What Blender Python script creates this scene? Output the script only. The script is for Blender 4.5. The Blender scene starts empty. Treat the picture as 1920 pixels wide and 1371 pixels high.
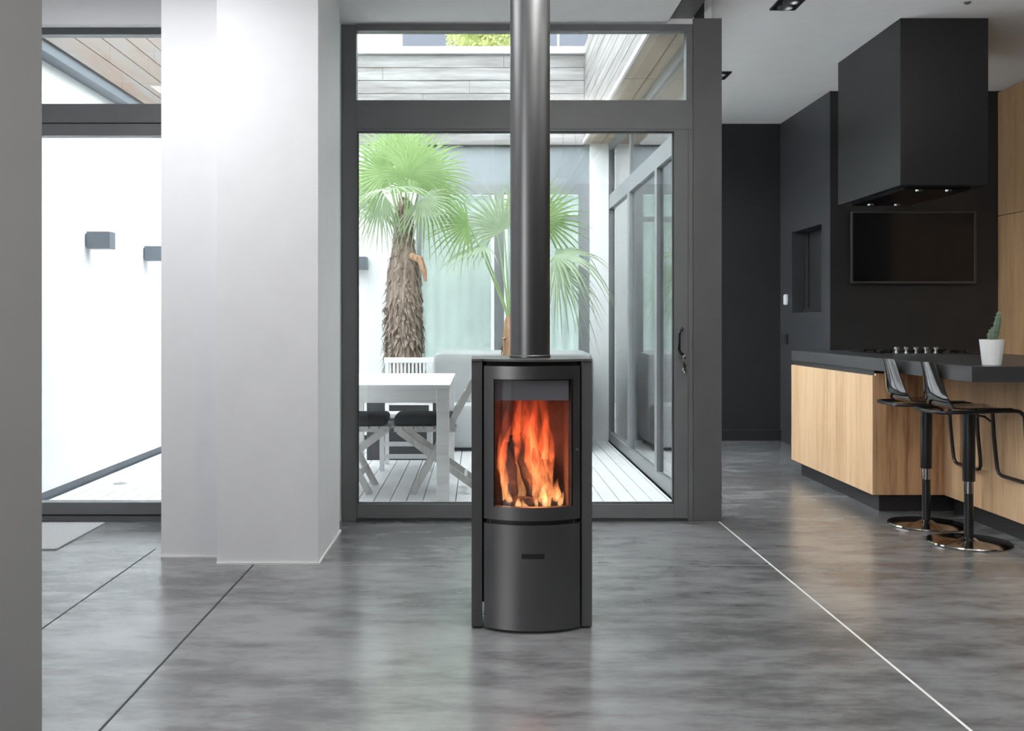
import bpy, bmesh, math, random
from mathutils import Vector, Matrix

random.seed(7)
C = bpy.context.scene.collection
R = math.radians
PI = math.pi

# ------------------------------------------------------------------ camera
cam = bpy.data.cameras.new('camera')
camo = bpy.data.objects.new('camera', cam)
C.objects.link(camo)
camo.location = (0, 0, 1.2)
camo.rotation_euler = (R(90), 0, 0)
cam.sensor_fit = 'HORIZONTAL'
cam.sensor_width = 36.0
cam.lens = 36.0 * 1900 / 1920
cam.shift_x = 63 / 1920
cam.shift_y = -81.5 / 1920
cam.clip_start = 0.05
cam.clip_end = 200
sc = bpy.context.scene
sc.camera = camo

# ------------------------------------------------------------------ sky, added lights, exposure
w = bpy.data.worlds.new('overcast_sky')
sc.world = w
w.use_nodes = True
bg = w.node_tree.nodes['Background']
bg.inputs[0].default_value = (0.90, 0.95, 1.0, 1)
bg.inputs[1].default_value = 15.0


def area(name, loc, rot, sx, sy, power, col=(1, 1, 1)):
    l = bpy.data.lights.new(name, 'AREA')
    l.shape = 'RECTANGLE'
    l.size, l.size_y, l.energy, l.color = sx, sy, power, col
    o = bpy.data.objects.new(name, l)
    o.location, o.rotation_euler = loc, rot
    C.objects.link(o)
    return o


# added unseen fill lights behind the viewer and in the ceiling by the columns
area('side_fill_light', (-3.37, -0.4, 1.85), (R(90), 0, R(-90)), 3.6, 1.7, 140, (1.0, 0.99, 0.98))
area('column_fill_light', (-1.75, 3.95, 2.998), (0, 0, 0), 1.5, 1.2, 37, (0.97, 0.98, 1.0))

sc.view_settings.view_transform = 'Standard'
sc.view_settings.look = 'None'
sc.view_settings.gamma = 1
sc.view_settings.use_curve_mapping = False
sc.view_settings.exposure = 0.25


# ------------------------------------------------------------------ materials
def nodes_of(name):
    m = bpy.data.materials.new(name)
    m.use_nodes = True
    nt = m.node_tree
    return m, nt, nt.nodes['Principled BSDF']


def lnk(nt, a, b):
    nt.links.new(a, b)


def nd(nt, t, **kw):
    n = nt.nodes.new(t)
    for k, v in kw.items():
        setattr(n, k, v)
    return n


def ramp(nt, fac, stops):
    r = nd(nt, 'ShaderNodeValToRGB')
    e = r.color_ramp.elements
    while len(e) < len(stops):
        e.new(0.5)
    for i, (p, c) in enumerate(stops):
        e[i].position = p
        e[i].color = (*c, 1) if len(c) == 3 else c
    lnk(nt, fac, r.inputs[0])
    return r.outputs[0]


def noise(nt, scale=(1, 1, 1), s=5, detail=4, rough=0.5, dist=0.0, coord='Object'):
    tc = nd(nt, 'ShaderNodeTexCoord')
    mp = nd(nt, 'ShaderNodeMapping')
    mp.inputs['Scale'].default_value = scale
    lnk(nt, tc.outputs[coord], mp.inputs[0])
    n = nd(nt, 'ShaderNodeTexNoise')
    n.inputs['Scale'].default_value = s
    n.inputs['Detail'].default_value = detail
    n.inputs['Roughness'].default_value = rough
    n.inputs['Distortion'].default_value = dist
    lnk(nt, mp.outputs[0], n.inputs['Vector'])
    return n.outputs[0]


def mat(name, col, rough=0.5, metal=0.0, spec=0.5, vary=0.06, vs=6.0, bump=0.0, bs=60, coat=0.0):
    m, nt, p = nodes_of(name)
    f = noise(nt, s=vs)
    a = tuple(max(0, c * (1 - vary)) for c in col)
    b = tuple(min(1, c * (1 + vary)) for c in col)
    lnk(nt, ramp(nt, f, [(0.3, a), (0.7, b)]), p.inputs['Base Color'])
    p.inputs['Roughness'].default_value = rough
    p.inputs['Metallic'].default_value = metal
    p.inputs['Specular IOR Level'].default_value = spec
    p.inputs['Coat Weight'].default_value = coat
    if bump:
        bn = nd(nt, 'ShaderNodeBump')
        bn.inputs['Strength'].default_value = bump
        bn.inputs['Distance'].default_value = 0.01
        lnk(nt, noise(nt, s=bs), bn.inputs['Height'])
        lnk(nt, bn.outputs[0], p.inputs['Normal'])
    return m


def concrete():
    m, nt, p = nodes_of('polished_concrete')
    big = noise(nt, (0.55, 0.9, 1), 1.1, 3, 0.5, 0.1)
    fine = noise(nt, (0.6, 1.5, 1), 5.0, 6, 0.66, 0.0)
    mul = nd(nt, 'ShaderNodeMath', operation='MULTIPLY_ADD')
    lnk(nt, big, mul.inputs[0])
    mul.inputs[1].default_value = 0.48
    sc2 = nd(nt, 'ShaderNodeMath', operation='MULTIPLY')
    lnk(nt, fine, sc2.inputs[0])
    sc2.inputs[1].default_value = 0.52
    lnk(nt, sc2.outputs[0], mul.inputs[2])
    col = ramp(nt, mul.outputs[0], [(0.41, (0.105, 0.106, 0.108)), (0.46, (0.145, 0.146, 0.149)), (0.505, (0.195, 0.196, 0.201)), (0.58, (0.245, 0.247, 0.253))])
    lnk(nt, col, p.inputs['Base Color'])
    lnk(nt, ramp(nt, mul.outputs[0], [(0.35, (0.27,) * 3), (0.62, (0.20,) * 3)]), p.inputs['Roughness'])
    p.inputs['Specular IOR Level'].default_value = 1.0
    bn = nd(nt, 'ShaderNodeBump')
    bn.inputs['Strength'].default_value = 0.02
    bn.inputs['Distance'].default_value = 0.02
    lnk(nt, big, bn.inputs['Height'])
    lnk(nt, bn.outputs[0], p.inputs['Normal'])
    return m


def wood(name, a, b, c, along='Z', rough=0.45, s=1.0, ring=0.35):
    m, nt, p = nodes_of(name)
    sc_ = {'Z': (9, 9, 0.55), 'Y': (9, 0.55, 9), 'X': (0.55, 9, 9)}[along]
    g = noise(nt, sc_, 1.6 * s, 5, 0.55, ring)
    f = noise(nt, tuple(k * 5 for k in sc_), 2.2 * s, 4, 0.6, 0.1)
    mx = nd(nt, 'ShaderNodeMath', operation='MULTIPLY_ADD')
    lnk(nt, f, mx.inputs[0])
    mx.inputs[1].default_value = 0.4
    sb = nd(nt, 'ShaderNodeMath', operation='MULTIPLY')
    lnk(nt, g, sb.inputs[0])
    sb.inputs[1].default_value = 0.62
    lnk(nt, sb.outputs[0], mx.inputs[2])
    lnk(nt, ramp(nt, mx.outputs[0], [(0.36, a), (0.5, b), (0.64, c)]), p.inputs['Base Color'])
    p.inputs['Roughness'].default_value = rough
    return m


def glass(name, tint=(0.95, 0.985, 0.975), ior=1.5):
    m = bpy.data.materials.new(name)
    m.use_nodes = True
    nt = m.node_tree
    nt.nodes.clear()
    out = nd(nt, 'ShaderNodeOutputMaterial')
    mix = nd(nt, 'ShaderNodeMixShader')
    tr = nd(nt, 'ShaderNodeBsdfTransparent')
    tr.inputs[0].default_value = (*tint, 1)
    gl = nd(nt, 'ShaderNodeBsdfGlossy')
    gl.inputs['Roughness'].default_value = 0.0
    gl.inputs[0].default_value = (1, 1, 1, 1)
    fr = nd(nt, 'ShaderNodeFresnel')
    # same reflectance on both faces of a pane (no bending inside it)
    geo = nd(nt, 'ShaderNodeNewGeometry')
    mi = nd(nt, 'ShaderNodeMapRange')
    mi.inputs[3].default_value, mi.inputs[4].default_value = ior, 1 / ior
    lnk(nt, geo.outputs['Backfacing'], mi.inputs[0])
    lnk(nt, mi.outputs[0], fr.inputs[0])
    lnk(nt, fr.outputs[0], mix.inputs[0])
    lnk(nt, tr.outputs[0], mix.inputs[1])
    lnk(nt, gl.outputs[0], mix.inputs[2])
    lnk(nt, mix.outputs[0], out.inputs[0])
    return m


def emit(name, col, s):
    m = bpy.data.materials.new(name)
    m.use_nodes = True
    nt = m.node_tree
    nt.nodes.clear()
    out = nd(nt, 'ShaderNodeOutputMaterial')
    e = nd(nt, 'ShaderNodeEmission')
    e.inputs[0].default_value = (*col, 1)
    e.inputs[1].default_value = s
    lnk(nt, e.outputs[0], out.inputs[0])
    return m


def leafmat(name, a, b):
    m, nt, p = nodes_of(name)
    lnk(nt, ramp(nt, noise(nt, s=7), [(0.3, a), (0.7, b)]), p.inputs['Base Color'])
    p.inputs['Roughness'].default_value = 0.4
    out = nt.nodes['Material Output']
    t = nd(nt, 'ShaderNodeBsdfTranslucent')
    t.inputs[0].default_value = (*[min(1, x * 1.25) for x in b], 1)
    mx = nd(nt, 'ShaderNodeMixShader')
    mx.inputs[0].default_value = 0.4
    lnk(nt, p.outputs[0], mx.inputs[1])
    lnk(nt, t.outputs[0], mx.inputs[2])
    lnk(nt, mx.outputs[0], out.inputs[0])
    return m


def flamemat(name, z0, z1, k, white=0.16):
    # glowing gas: emission only, hottest low down, cooler and thinner towards the tips
    m = bpy.data.materials.new(name)
    m.use_nodes = True
    nt = m.node_tree
    nt.nodes.clear()
    out = nd(nt, 'ShaderNodeOutputMaterial')
    tc = nd(nt, 'ShaderNodeTexCoord')
    sep = nd(nt, 'ShaderNodeSeparateXYZ')
    lnk(nt, tc.outputs['Object'], sep.inputs[0])
    mr = nd(nt, 'ShaderNodeMapRange')
    mr.inputs[1].default_value, mr.inputs[2].default_value = z0, z1
    lnk(nt, sep.outputs[2], mr.inputs[0])
    col = ramp(nt, mr.outputs[0], [(0.0, (1.0, 0.66, 0.30)), (white, (1.0, 0.36, 0.12)), (0.45, (1.0, 0.15, 0.045)), (1.0, (0.75, 0.055, 0.02))])
    st = ramp(nt, mr.outputs[0], [(0.0, (1.0,) * 3), (0.25, (0.55,) * 3), (0.7, (0.3,) * 3), (1.0, (0.1,) * 3)])
    nz = noise(nt, (1, 1, 0.35), 26, 3, 0.6, 0.8)
    nr = ramp(nt, nz, [(0.35, (0.15,) * 3), (0.65, (1.3,) * 3)])
    m1 = nd(nt, 'ShaderNodeMath', operation='MULTIPLY')
    lnk(nt, st, m1.inputs[0])
    lnk(nt, nr, m1.inputs[1])
    m2 = nd(nt, 'ShaderNodeMath', operation='MULTIPLY')
    lnk(nt, m1.outputs[0], m2.inputs[0])
    m2.inputs[1].default_value = k
    e = nd(nt, 'ShaderNodeEmission')
    lnk(nt, col, e.inputs[0])
    lnk(nt, m2.outputs[0], e.inputs[1])
    lnk(nt, e.outputs[0], out.inputs['Volume'])
    return m


M = {}
M['concrete'] = concrete()
M['white'] = mat('white_plaster', (0.86, 0.86, 0.87), 0.7, vary=0.015, bump=0.03, bs=90)
M['ceil'] = mat('ceiling_paint', (0.88, 0.88, 0.88), 0.8, vary=0.015)
M['ceil_k'] = mat('kitchen_ceiling_paint', (0.88, 0.88, 0.88), 0.8, vary=0.015)
M['grey'] = mat('grey_plaster', (0.165, 0.165, 0.163), 0.7, vary=0.02)
M['dark'] = mat('dark_wall_paint', (0.024, 0.0245, 0.0255), 0.5, vary=0.05)
M['slate'] = mat('slate_wall_paint', (0.044, 0.045, 0.049), 0.45, vary=0.05)
M['hood'] = mat('hood_paint', (0.016, 0.016, 0.017), 0.36, spec=0.35, vary=0.04)
M['frame'] = mat('anthracite_metal', (0.155, 0.158, 0.162), 0.42, vary=0.05)
M['frame_d'] = mat('dark_gasket', (0.015, 0.016, 0.017), 0.5)
M['pillar'] = mat('pillar_metal', (0.12, 0.12, 0.12), 0.38, vary=0.05)
M['glass'] = glass('clear_glass', (0.99, 0.995, 0.993))
M['coated'] = glass('coated_glass', (0.99, 0.995, 0.993), 2.5)
M['frame_haze'] = mat('haze_lightened_metal', (0.24, 0.25, 0.26), 0.4)  # frames coloured lighter to imitate haze and reflections on the glazing
M['tinted'] = glass('dimming_glass', (0.612, 0.624, 0.618))  # tint added to dim the bright courtyard seen from inside
M['firegl'] = glass('stove_glass', (0.97, 0.96, 0.95))
M['stove'] = mat('stove_paint', (0.172, 0.173, 0.175), 0.38, 1.0, vary=0.03)
M['stove_s'] = mat('stove_side_paint', (0.085, 0.087, 0.087), 0.5, 0.3, vary=0.03)
M['black'] = mat('black_metal', (0.008, 0.008, 0.008), 0.45)
M['blackgl'] = mat('black_gloss', (0.010, 0.010, 0.011), 0.08, coat=0.3)
M['chrome'] = mat('chrome', (0.75, 0.75, 0.76), 0.12, 1.0, vary=0.02)
M['darkchrome'] = mat('dark_chrome', (0.30, 0.29, 0.29), 0.10, 1.0, vary=0.03)
M['baffle'] = mat('blue_grey_baffle', (0.22, 0.25, 0.30), 0.4, vary=0.1)
M['brick'] = mat('firebox_lining', (0.16, 0.10, 0.085), 0.85, vary=0.25, vs=20)
M['bark'] = mat('charred_bark', (0.075, 0.055, 0.045), 0.9, vary=0.5, vs=30, bump=0.8, bs=50)
M['oak'] = wood('light_oak', (0.47, 0.285, 0.15), (0.61, 0.40, 0.225), (0.68, 0.475, 0.285), 'Z')
M['oak_e'] = wood('brown_figured_oak', (0.30, 0.145, 0.065), (0.60, 0.35, 0.185), (0.70, 0.44, 0.245), 'Z', 0.45, 0.55, 1.6)
M['oak_t'] = wood('tall_cabinet_oak', (0.34, 0.20, 0.095), (0.46, 0.285, 0.145), (0.52, 0.33, 0.18), 'Z')
M['counter'] = mat('black_worktop', (0.042, 0.042, 0.043), 0.32, vary=0.06)
M['plinth'] = mat('dark_plinth', (0.022, 0.022, 0.023), 0.45)
M['pot'] = mat('white_ceramic', (0.80, 0.81, 0.81), 0.35, vary=0.02)
M['cactus'] = mat('cactus_green', (0.10, 0.15, 0.10), 0.6, vary=0.3, vs=40)
M['spine'] = mat('cactus_spines', (0.42, 0.45, 0.36), 0.7)
M['soil'] = mat('soil', (0.05, 0.035, 0.025), 0.95, vary=0.4, vs=60)
M['deck'] = mat('pale_deck_boards', (0.74, 0.74, 0.75), 0.55, vary=0.06, vs=3)
M['underdeck'] = mat('shaded_subfloor', (0.06, 0.06, 0.06), 0.9)
M['wpaint'] = mat('white_garden_paint', (0.82, 0.82, 0.82), 0.5, vary=0.03)
M['greywood'] = wood('weathered_table_wood', (0.70, 0.68, 0.66), (0.80, 0.78, 0.76), (0.85, 0.84, 0.83), 'X')
M['chairwood'] = wood('weathered_chair_wood', (0.44, 0.42, 0.40), (0.56, 0.54, 0.52), (0.64, 0.62, 0.60), 'Z')
M['cush'] = mat('black_cushion_fabric', (0.018, 0.021, 0.026), 0.8, vary=0.2, vs=30)
M['cover'] = mat('grey_furniture_cover', (0.50, 0.51, 0.52), 0.75, vary=0.04)
M['clad'] = wood('weathered_cedar', (0.13, 0.118, 0.108), (0.215, 0.207, 0.2), (0.31, 0.303, 0.30), 'X', 0.7, 0.8, 0.8)
M['clad_y'] = wood('weathered_cedar_side', (0.12, 0.106, 0.096), (0.19, 0.18, 0.172), (0.28, 0.272, 0.265), 'Y', 0.7, 0.8, 0.8)
M['clad_o'] = wood('fresh_cedar_side', (0.155, 0.095, 0.066), (0.175, 0.14, 0.118), (0.17, 0.16, 0.155), 'Y', 0.7, 0.8, 0.8)
M['soffit'] = mat('tan_soffit_panel', (0.46, 0.37, 0.28), 0.6, vary=0.15, vs=2)
M['bluegrey'] = mat('blue_grey_panel', (0.26, 0.29, 0.31), 0.5)
M['curtain'] = mat('white_sheer_curtain', (0.60, 0.66, 0.635), 0.8, vary=0.03)
M['sconce'] = mat('slate_blue_metal', (0.13, 0.15, 0.175), 0.5, vary=0.04)
M['trunk'] = wood('palm_fibre', (0.13, 0.095, 0.07), (0.27, 0.21, 0.165), (0.42, 0.35, 0.29), 'Z', 0.95, 1.4, 1.0)
M['trunk_o'] = wood('young_palm_fibre', (0.24, 0.13, 0.07), (0.42, 0.25, 0.15), (0.55, 0.38, 0.26), 'Z', 0.95, 1.4, 1.0)
M['leaf'] = leafmat('palm_leaf', (0.15, 0.26, 0.085), (0.29, 0.41, 0.17))
M['leaf2'] = leafmat('pale_palm_leaf', (0.25, 0.34, 0.21), (0.40, 0.48, 0.33))
M['petiole'] = mat('palm_petiole', (0.33, 0.46, 0.22), 0.5)
M['treeleaf'] = leafmat('spring_tree_leaf', (0.20, 0.23, 0.07), (0.30, 0.33, 0.12))
M['farwall'] = mat('pale_render', (0.80, 0.80, 0.79), 0.8)
M['farwin'] = mat('far_window_glass', (0.055, 0.060, 0.078), 0.5)
M['mat'] = mat('grey_doormat_pile', (0.46, 0.46, 0.465), 0.95, vary=0.2, vs=120, bump=0.5, bs=300)
M['joint_w'] = mat('white_joint_filler', (0.80, 0.80, 0.78), 0.6)
M['joint_d'] = mat('dark_joint_filler', (0.03, 0.03, 0.03), 0.7)
M['joint_g'] = mat('pale_joint_filler', (0.27, 0.27, 0.275), 0.4)
M['stoolsh'] = mat('smoked_gloss_shell', (0.020, 0.019, 0.019), 0.07, spec=0.8, coat=0.6)
M['stoolm'] = mat('black_stool_metal', (0.016, 0.016, 0.017), 0.28, 0.2)
M['tvs'] = mat('tv_screen', (0.006, 0.006, 0.006), 0.10)
M['tvf'] = mat('tv_bezel', (0.06, 0.06, 0.058), 0.35)
M['plast'] = mat('white_plastic', (0.85, 0.85, 0.85), 0.4)
M['steel'] = mat('brushed_steel', (0.45, 0.45, 0.46), 0.3, 1.0)


# ------------------------------------------------------------------ mesh helpers
def box(bm, x0, x1, y0, y1, z0, z1, bev=0.0):
    v = [bm.verts.new((x, y, z)) for z in (z0, z1) for y in (y0, y1) for x in (x0, x1)]
    fs = [(0, 2, 3, 1), (4, 5, 7, 6), (0, 1, 5, 4), (2, 6, 7, 3), (0, 4, 6, 2), (1, 3, 7, 5)]
    faces = [bm.faces.new([v[i] for i in f]) for f in fs]
    if bev:
        es = list({e for f in faces for e in f.edges})
        bmesh.ops.bevel(bm, geom=es, offset=bev, segments=2, profile=0.5, affect='EDGES')


def prism(bm, pts, axis, a, b):
    """closed polygon pts (2-D) extruded along axis from a to b; X:(y,z) Y:(x,z) Z:(x,y)"""
    def P(p, t):
        return {'X': (t, p[0], p[1]), 'Y': (p[0], t, p[1]), 'Z': (p[0], p[1], t)}[axis]
    A = [bm.verts.new(P(p, a)) for p in pts]
    B = [bm.verts.new(P(p, b)) for p in pts]
    n = len(pts)
    bm.faces.new(A)
    bm.faces.new(B[::-1])
    for i in range(n):
        bm.faces.new((A[i], B[i], B[(i + 1) % n], A[(i + 1) % n]))


def tube(bm, path, r, n=10, closed=False, flat=None):
    """round (or flat=(w,h) rectangular) bar along a path; r may be a list"""
    path = [Vector(p) for p in path]
    rings = []
    N = len(path)
    ref = None
    for i, p in enumerate(path):
        if closed:
            d = (path[(i + 1) % N] - path[i - 1]).normalized()
        else:
            d = (path[min(i + 1, N - 1)] - path[max(i - 1, 0)]).normalized()
        if ref is None:
            ref = Vector((0, 0, 1)) if abs(d.z) < 0.9 else Vector((0, 1, 0))
        s = d.cross(ref)
        if s.length < 1e-6:
            s = d.cross(Vector((1, 0, 0)))
        s.normalize()
        u = s.cross(d).normalized()
        ref = u
        rr = r[i] if isinstance(r, (list, tuple)) else r
        ring = []
        if flat:
            for a, b in ((-1, -1), (1, -1), (1, 1), (-1, 1)):
                ring.append(bm.verts.new(p + s * a * flat[0] / 2 + u * b * flat[1] / 2))
        else:
            for k in range(n):
                t = 2 * PI * k / n
                ring.append(bm.verts.new(p + (s * math.cos(t) + u * math.sin(t)) * rr))
        rings.append(ring)
    m = len(rings[0])
    for i in range(N if closed else N - 1):
        A, B = rings[i], rings[(i + 1) % N]
        for k in range(m):
            bm.faces.new((A[k], A[(k + 1) % m], B[(k + 1) % m], B[k]))
    if not closed:
        bm.faces.new(rings[0][::-1])
        bm.faces.new(rings[-1])


def lathe(bm, prof, cx=0, cy=0, n=32, cap=True):
    rings = []
    for r, z in prof:
        rings.append([bm.verts.new((cx + r * math.cos(2 * PI * k / n), cy + r * math.sin(2 * PI * k / n), z)) for k in range(n)])
    for A, B in zip(rings, rings[1:]):
        for k in range(n):
            bm.faces.new((A[k], A[(k + 1) % n], B[(k + 1) % n], B[k]))
    if cap:
        bm.faces.new(rings[0][::-1])
        bm.faces.new(rings[-1])


def obj(name, bm, m, parent=None, smooth=False, bevel=0.0, label=None):
    bmesh.ops.recalc_face_normals(bm, faces=bm.faces)
    if parent is not None:
        bmesh.ops.translate(bm, verts=bm.verts, vec=-wloc(parent))
    me = bpy.data.meshes.new(name)
    bm.to_mesh(me)
    bm.free()
    if smooth:
        for p in me.polygons:
            p.use_smooth = True
        me.set_sharp_from_angle(angle=R(38))
    me.materials.append(m)
    o = bpy.data.objects.new(name, me)
    C.objects.link(o)
    o.parent = parent
    if bevel:
        b = o.modifiers.new('edge', 'BEVEL')
        b.width, b.segments, b.limit_method = bevel, 2, 'ANGLE'
    if label:
        o['label'] = label
    return o


def wloc(o):
    v = Vector((0, 0, 0))
    while o is not None:
        v = v + o.location
        o = o.parent
    return v


def B(*boxes, bev=0.0):
    bm = bmesh.new()
    for b in boxes:
        box(bm, *b, bev=bev)
    return bm


def tag(o, label, cat, group=None, kind=None):
    o['label'] = label
    o['category'] = cat
    if group:
        o['group'] = group
    if kind:
        o['kind'] = kind
    return o


def thing(name, loc, label, cat, group=None, rz=0):
    o = bpy.data.objects.new(name, None)
    o.empty_display_size = 0.1
    o.location = loc
    o.rotation_euler = (0, 0, rz)
    C.objects.link(o)
    return tag(o, label, cat, group)


def struct(name, bm, m, label=None, cat='structure', bevel=0.0, smooth=False):
    o = obj(name, bm, m, bevel=bevel, smooth=smooth)
    o['kind'] = 'structure'
    if label:
        o['label'] = label
        o['category'] = cat
    return o


def structroot(name, loc, label, cat):
    o = thing(name, loc, label, cat)
    o['kind'] = 'structure'
    return o


def copy_tree(o, parent=None):
    c = o.copy()
    C.objects.link(c)
    if parent is not None:
        c.parent = parent
    for ch in list(o.children):
        copy_tree(ch, c)
    return c


# ================================================================== SETTING
YD = 6.10      # inner face of the garden glazing
YB = 10.27     # back of the corridor / courtyard
HL, HK = 3.0, 3.21
struct('floor', B((-3.5, 5.1, -2.6, YD + 0.02, -0.12, 0), (1.30, 5.1, YD + 0.02, YB + 0.1, -0.12, 0)), M['concrete'],
       'polished grey concrete floor with a mottled sheen', 'floor')
jb = bmesh.new()
box(jb, 1.441, 1.450, 0.3, 6.09, -0.002, 0.0012)
struct('trim_1', jb, M['joint_w'], 'straight white joint line across the concrete to the dark pillar', 'floor joint')
jb = bmesh.new()
box(jb, -1.116, -1.108, 0.3, 5.02, -0.002, 0.0010)
struct('trim_2', jb, M['joint_d'], 'dark floor joint ending at the front white column', 'floor joint')
jb = bmesh.new()
box(jb, -1.711, -1.704, 0.3, 5.35, -0.002, 0.0010)
struct('trim_3', jb, M['joint_d'], 'thin dark floor joint left of the white columns', 'floor joint')
jb = bmesh.new()
box(jb, -0.78, 1.44, 4.995, 5.001, -0.002, 0.0008)
struct('trim_4', jb, M['joint_g'], 'faint pale floor joint crossing behind the stove', 'floor joint')

# ceilings: left room (with a recess for the added lamp) and the higher kitchen ceiling
RX0, RX1, RY0, RY1 = -2.55, -0.95, 3.3, 4.6
struct('ceiling', B((-3.5, RX0, -2.6, YD + 0.2, HL, HL + 0.3), (RX1, 1.135, -2.6, YD + 0.2, HL, HL + 0.3),
                    (RX0, RX1, -2.6, RY0, HL, HL + 0.3), (RX0, RX1, RY1, YD + 0.2, HL, HL + 0.3)), M['ceil'],
       'pale painted ceiling above the garden door', 'ceiling')
struct('ceiling', B((1.29, 5.1, -2.6, YB + 0.1, HK, HK + 0.35)), M['ceil_k'], 'light grey ceiling over the dark kitchen', 'ceiling')
struct('trim_5', B((1.135, 1.29, -2.6, YD + 0.18, HL + 0.03, HK + 0.15)), M['pillar'], 'dark ceiling beam running towards the door pillar', 'beam')

# walls
struct('wall_left', B((-3.5, -3.4, -2.6, YD + 0.2, 0, HL)), M['white'], 'white side wall of the left room', 'wall')
struct('wall_rear', B((-3.5, 5.1, -2.6, -2.5, 0, HK)),
       M['slate'], 'dark wall behind the viewer', 'wall')
struct('wall_right', B((5.0, 5.1, -2.6, YB + 0.1, 0, HK)), M['dark'], 'dark right wall of the kitchen', 'wall')
struct('wall_back', B((1.40, 3.07, YB, YB + 0.1, 0, HK)), M['dark'], 'dark end wall of the kitchen passage', 'wall')
struct('wall_television', B((3.061, 5.0, 8.817, 8.92, 0, HK)), M['dark'], 'dark wall carrying the television', 'wall')
struct('baseboard_back', B((1.40, 3.06, YB - 0.025, YB, 0, 0.108)), M['plinth'], 'dark baseboard along the passage end wall', 'baseboard')
# passage side wall with its niche
wb = B((3.06, 3.16, 8.821, 9.04, 0, HK), (3.06, 3.16, 9.89, YB + 0.1, 0, HK), (3.06, 3.16, 9.04, 9.89, 0, 1.29), (3.06, 3.16, 9.04, 9.89, 2.075, HK),
       (3.22, 3.25, 9.0, 9.93, 1.25, 2.12), (3.16, 3.22, 9.0, 9.04, 1.25, 2.12), (3.16, 3.22, 9.89, 9.93, 1.25, 2.12),
       (3.16, 3.22, 9.04, 9.89, 1.25, 1.29), (3.16, 3.22, 9.04, 9.89, 2.075, 2.12))
struct('wall_passage', wb, M['slate'], 'slate grey passage wall with a tall recessed niche', 'wall')
struct('window_4', B((3.19, 3.215, 9.05, 9.12, 1.3, 2.07), (3.19, 3.215, 9.81, 9.88, 1.3, 2.07), (3.17, 3.215, 9.05, 9.88, 1.295, 1.33), (3.205, 3.218, 9.12, 9.81, 1.33, 2.07)),
       M['dark'], 'dark inset in the niche of the passage wall', 'niche')

# white columns and the grey wall end close to the viewer
struct('wall_column', B((-1.297, -0.793, 5.02, 5.79, 0, HL)), M['white'], 'front white plastered column with visible right side', 'column', bevel=0.003)
struct('wall_column', B((-1.616, -1.297, 5.16, 5.79, 0, HL)), M['white'], 'white column set slightly back, beside the left window', 'column', bevel=0.003)
struct('trim_6', B((-0.792, -0.784, 5.02, 5.80, 0, 0.012), (-1.297, -0.784, 5.010, 5.019, 0, 0.010), (-1.616, -1.30, 5.150, 5.159, 0, 0.009)), M['joint_w'],
       'white sealant line at the foot of the columns', 'trim')
eb = bmesh.new()
prism(eb, [(-3.4, 2.60), (-1.12, 2.60), (-1.195, 2.76), (-3.4, 2.76)], 'Z', 0, HL)
struct('wall_end', eb, M['grey'], 'grey wall end at the left edge, closest to the viewer', 'wall')
struct('wall_back_left', B((-3.4, -2.86, YD, YD + 0.14, 0, HL), (-1.74, -0.827, YD, YD + 0.14, 0, HL), (-0.827, 1.30, YD + 0.01, YD + 0.18, 2.996, HK + 0.1)), M['white'], 'white wall between the two garden openings', 'wall')

struct('trim_11', B((-3.4, -1.62, 5.45, 5.50, 2.80, HL)), M['white'], 'white downstand above the left window', 'downstand')
# closed recess above the added ceiling lamp
rf = B((RX0 - .05, RX1 + .05, RY0 - .05, RY1 + .05, HL + 0.45, HL + 0.5), (RX0 - 0.05, RX0, RY0 - .05, RY1 + .05, HL + 0.3, HL + 0.45), (RX1, RX1 + 0.05, RY0 - .05, RY1 + .05, HL + 0.3, HL + 0.45),
       (RX0, RX1, RY0 - 0.05, RY0, HL + 0.3, HL + 0.45), (RX0, RX1, RY1, RY1 + 0.05, HL + 0.3, HL + 0.45))
struct('lamp_recess', rf, M['white'], 'closed unseen recess above the added lamp of the left room', 'rooflight')

# ------------------------------------------------------------------ garden door (centre)
d = structroot('door_1', (0.21, YD, 0), 'tall anthracite glazed garden door with transom light above', 'door')
F0, F1 = YD, YD + 0.08
obj('door_frame', B((-0.825, -0.735, F0, F1, 0, 2.99), (-0.735, 1.29, F0, F1, 2.955, 2.995), (-0.735, 1.29, F0, F1, 2.362, 2.537),
                    (1.252, 1.29, F0, F1, 2.537, 2.955), (1.262, 1.29, F0, F1, 0, 2.362), (-0.735, 1.262, F0 + 0.01, F1, 0, 0.02)), M['frame'], d, bevel=0.002)
lf = obj('door_leaf', B((-0.735, -0.728, F0 - 0.008, F1 - 0.01, 0.02, 2.36), (1.176, 1.260, F0 - 0.008, F1 - 0.01, 0.02, 2.36), (-0.728, 1.176, F0 - 0.008, F1 - 0.01, 0.02, 0.107),
                        (-0.728, 1.176, F0 - 0.008, F1 - 0.01, 2.347, 2.36)), M['frame'], d, bevel=0.002)
obj('pane', B((-0.73, 1.178, F0 + 0.03, F0 + 0.042, 0.10, 2.35)), M['tinted'], lf)
obj('transom_pane', B((-0.737, 1.254, F0 + 0.03, F0 + 0.042, 2.535, 2.957)), M['tinted'], d)
obj('gasket', B((-0.728, -0.722, F0 + 0.0, F0 + 0.03, 0.107, 2.347), (1.170, 1.176, F0 + 0.0, F0 + 0.03, 0.107, 2.347), (-0.722, 1.170, F0, F0 + 0.03, 2.341, 2.347),
                (-0.722, 1.170, F0, F0 + 0.03, 0.107, 0.112)), M['frame_d'], lf)
hb = bmesh.new()
hx, hz = 1.196, 1.01
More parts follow.
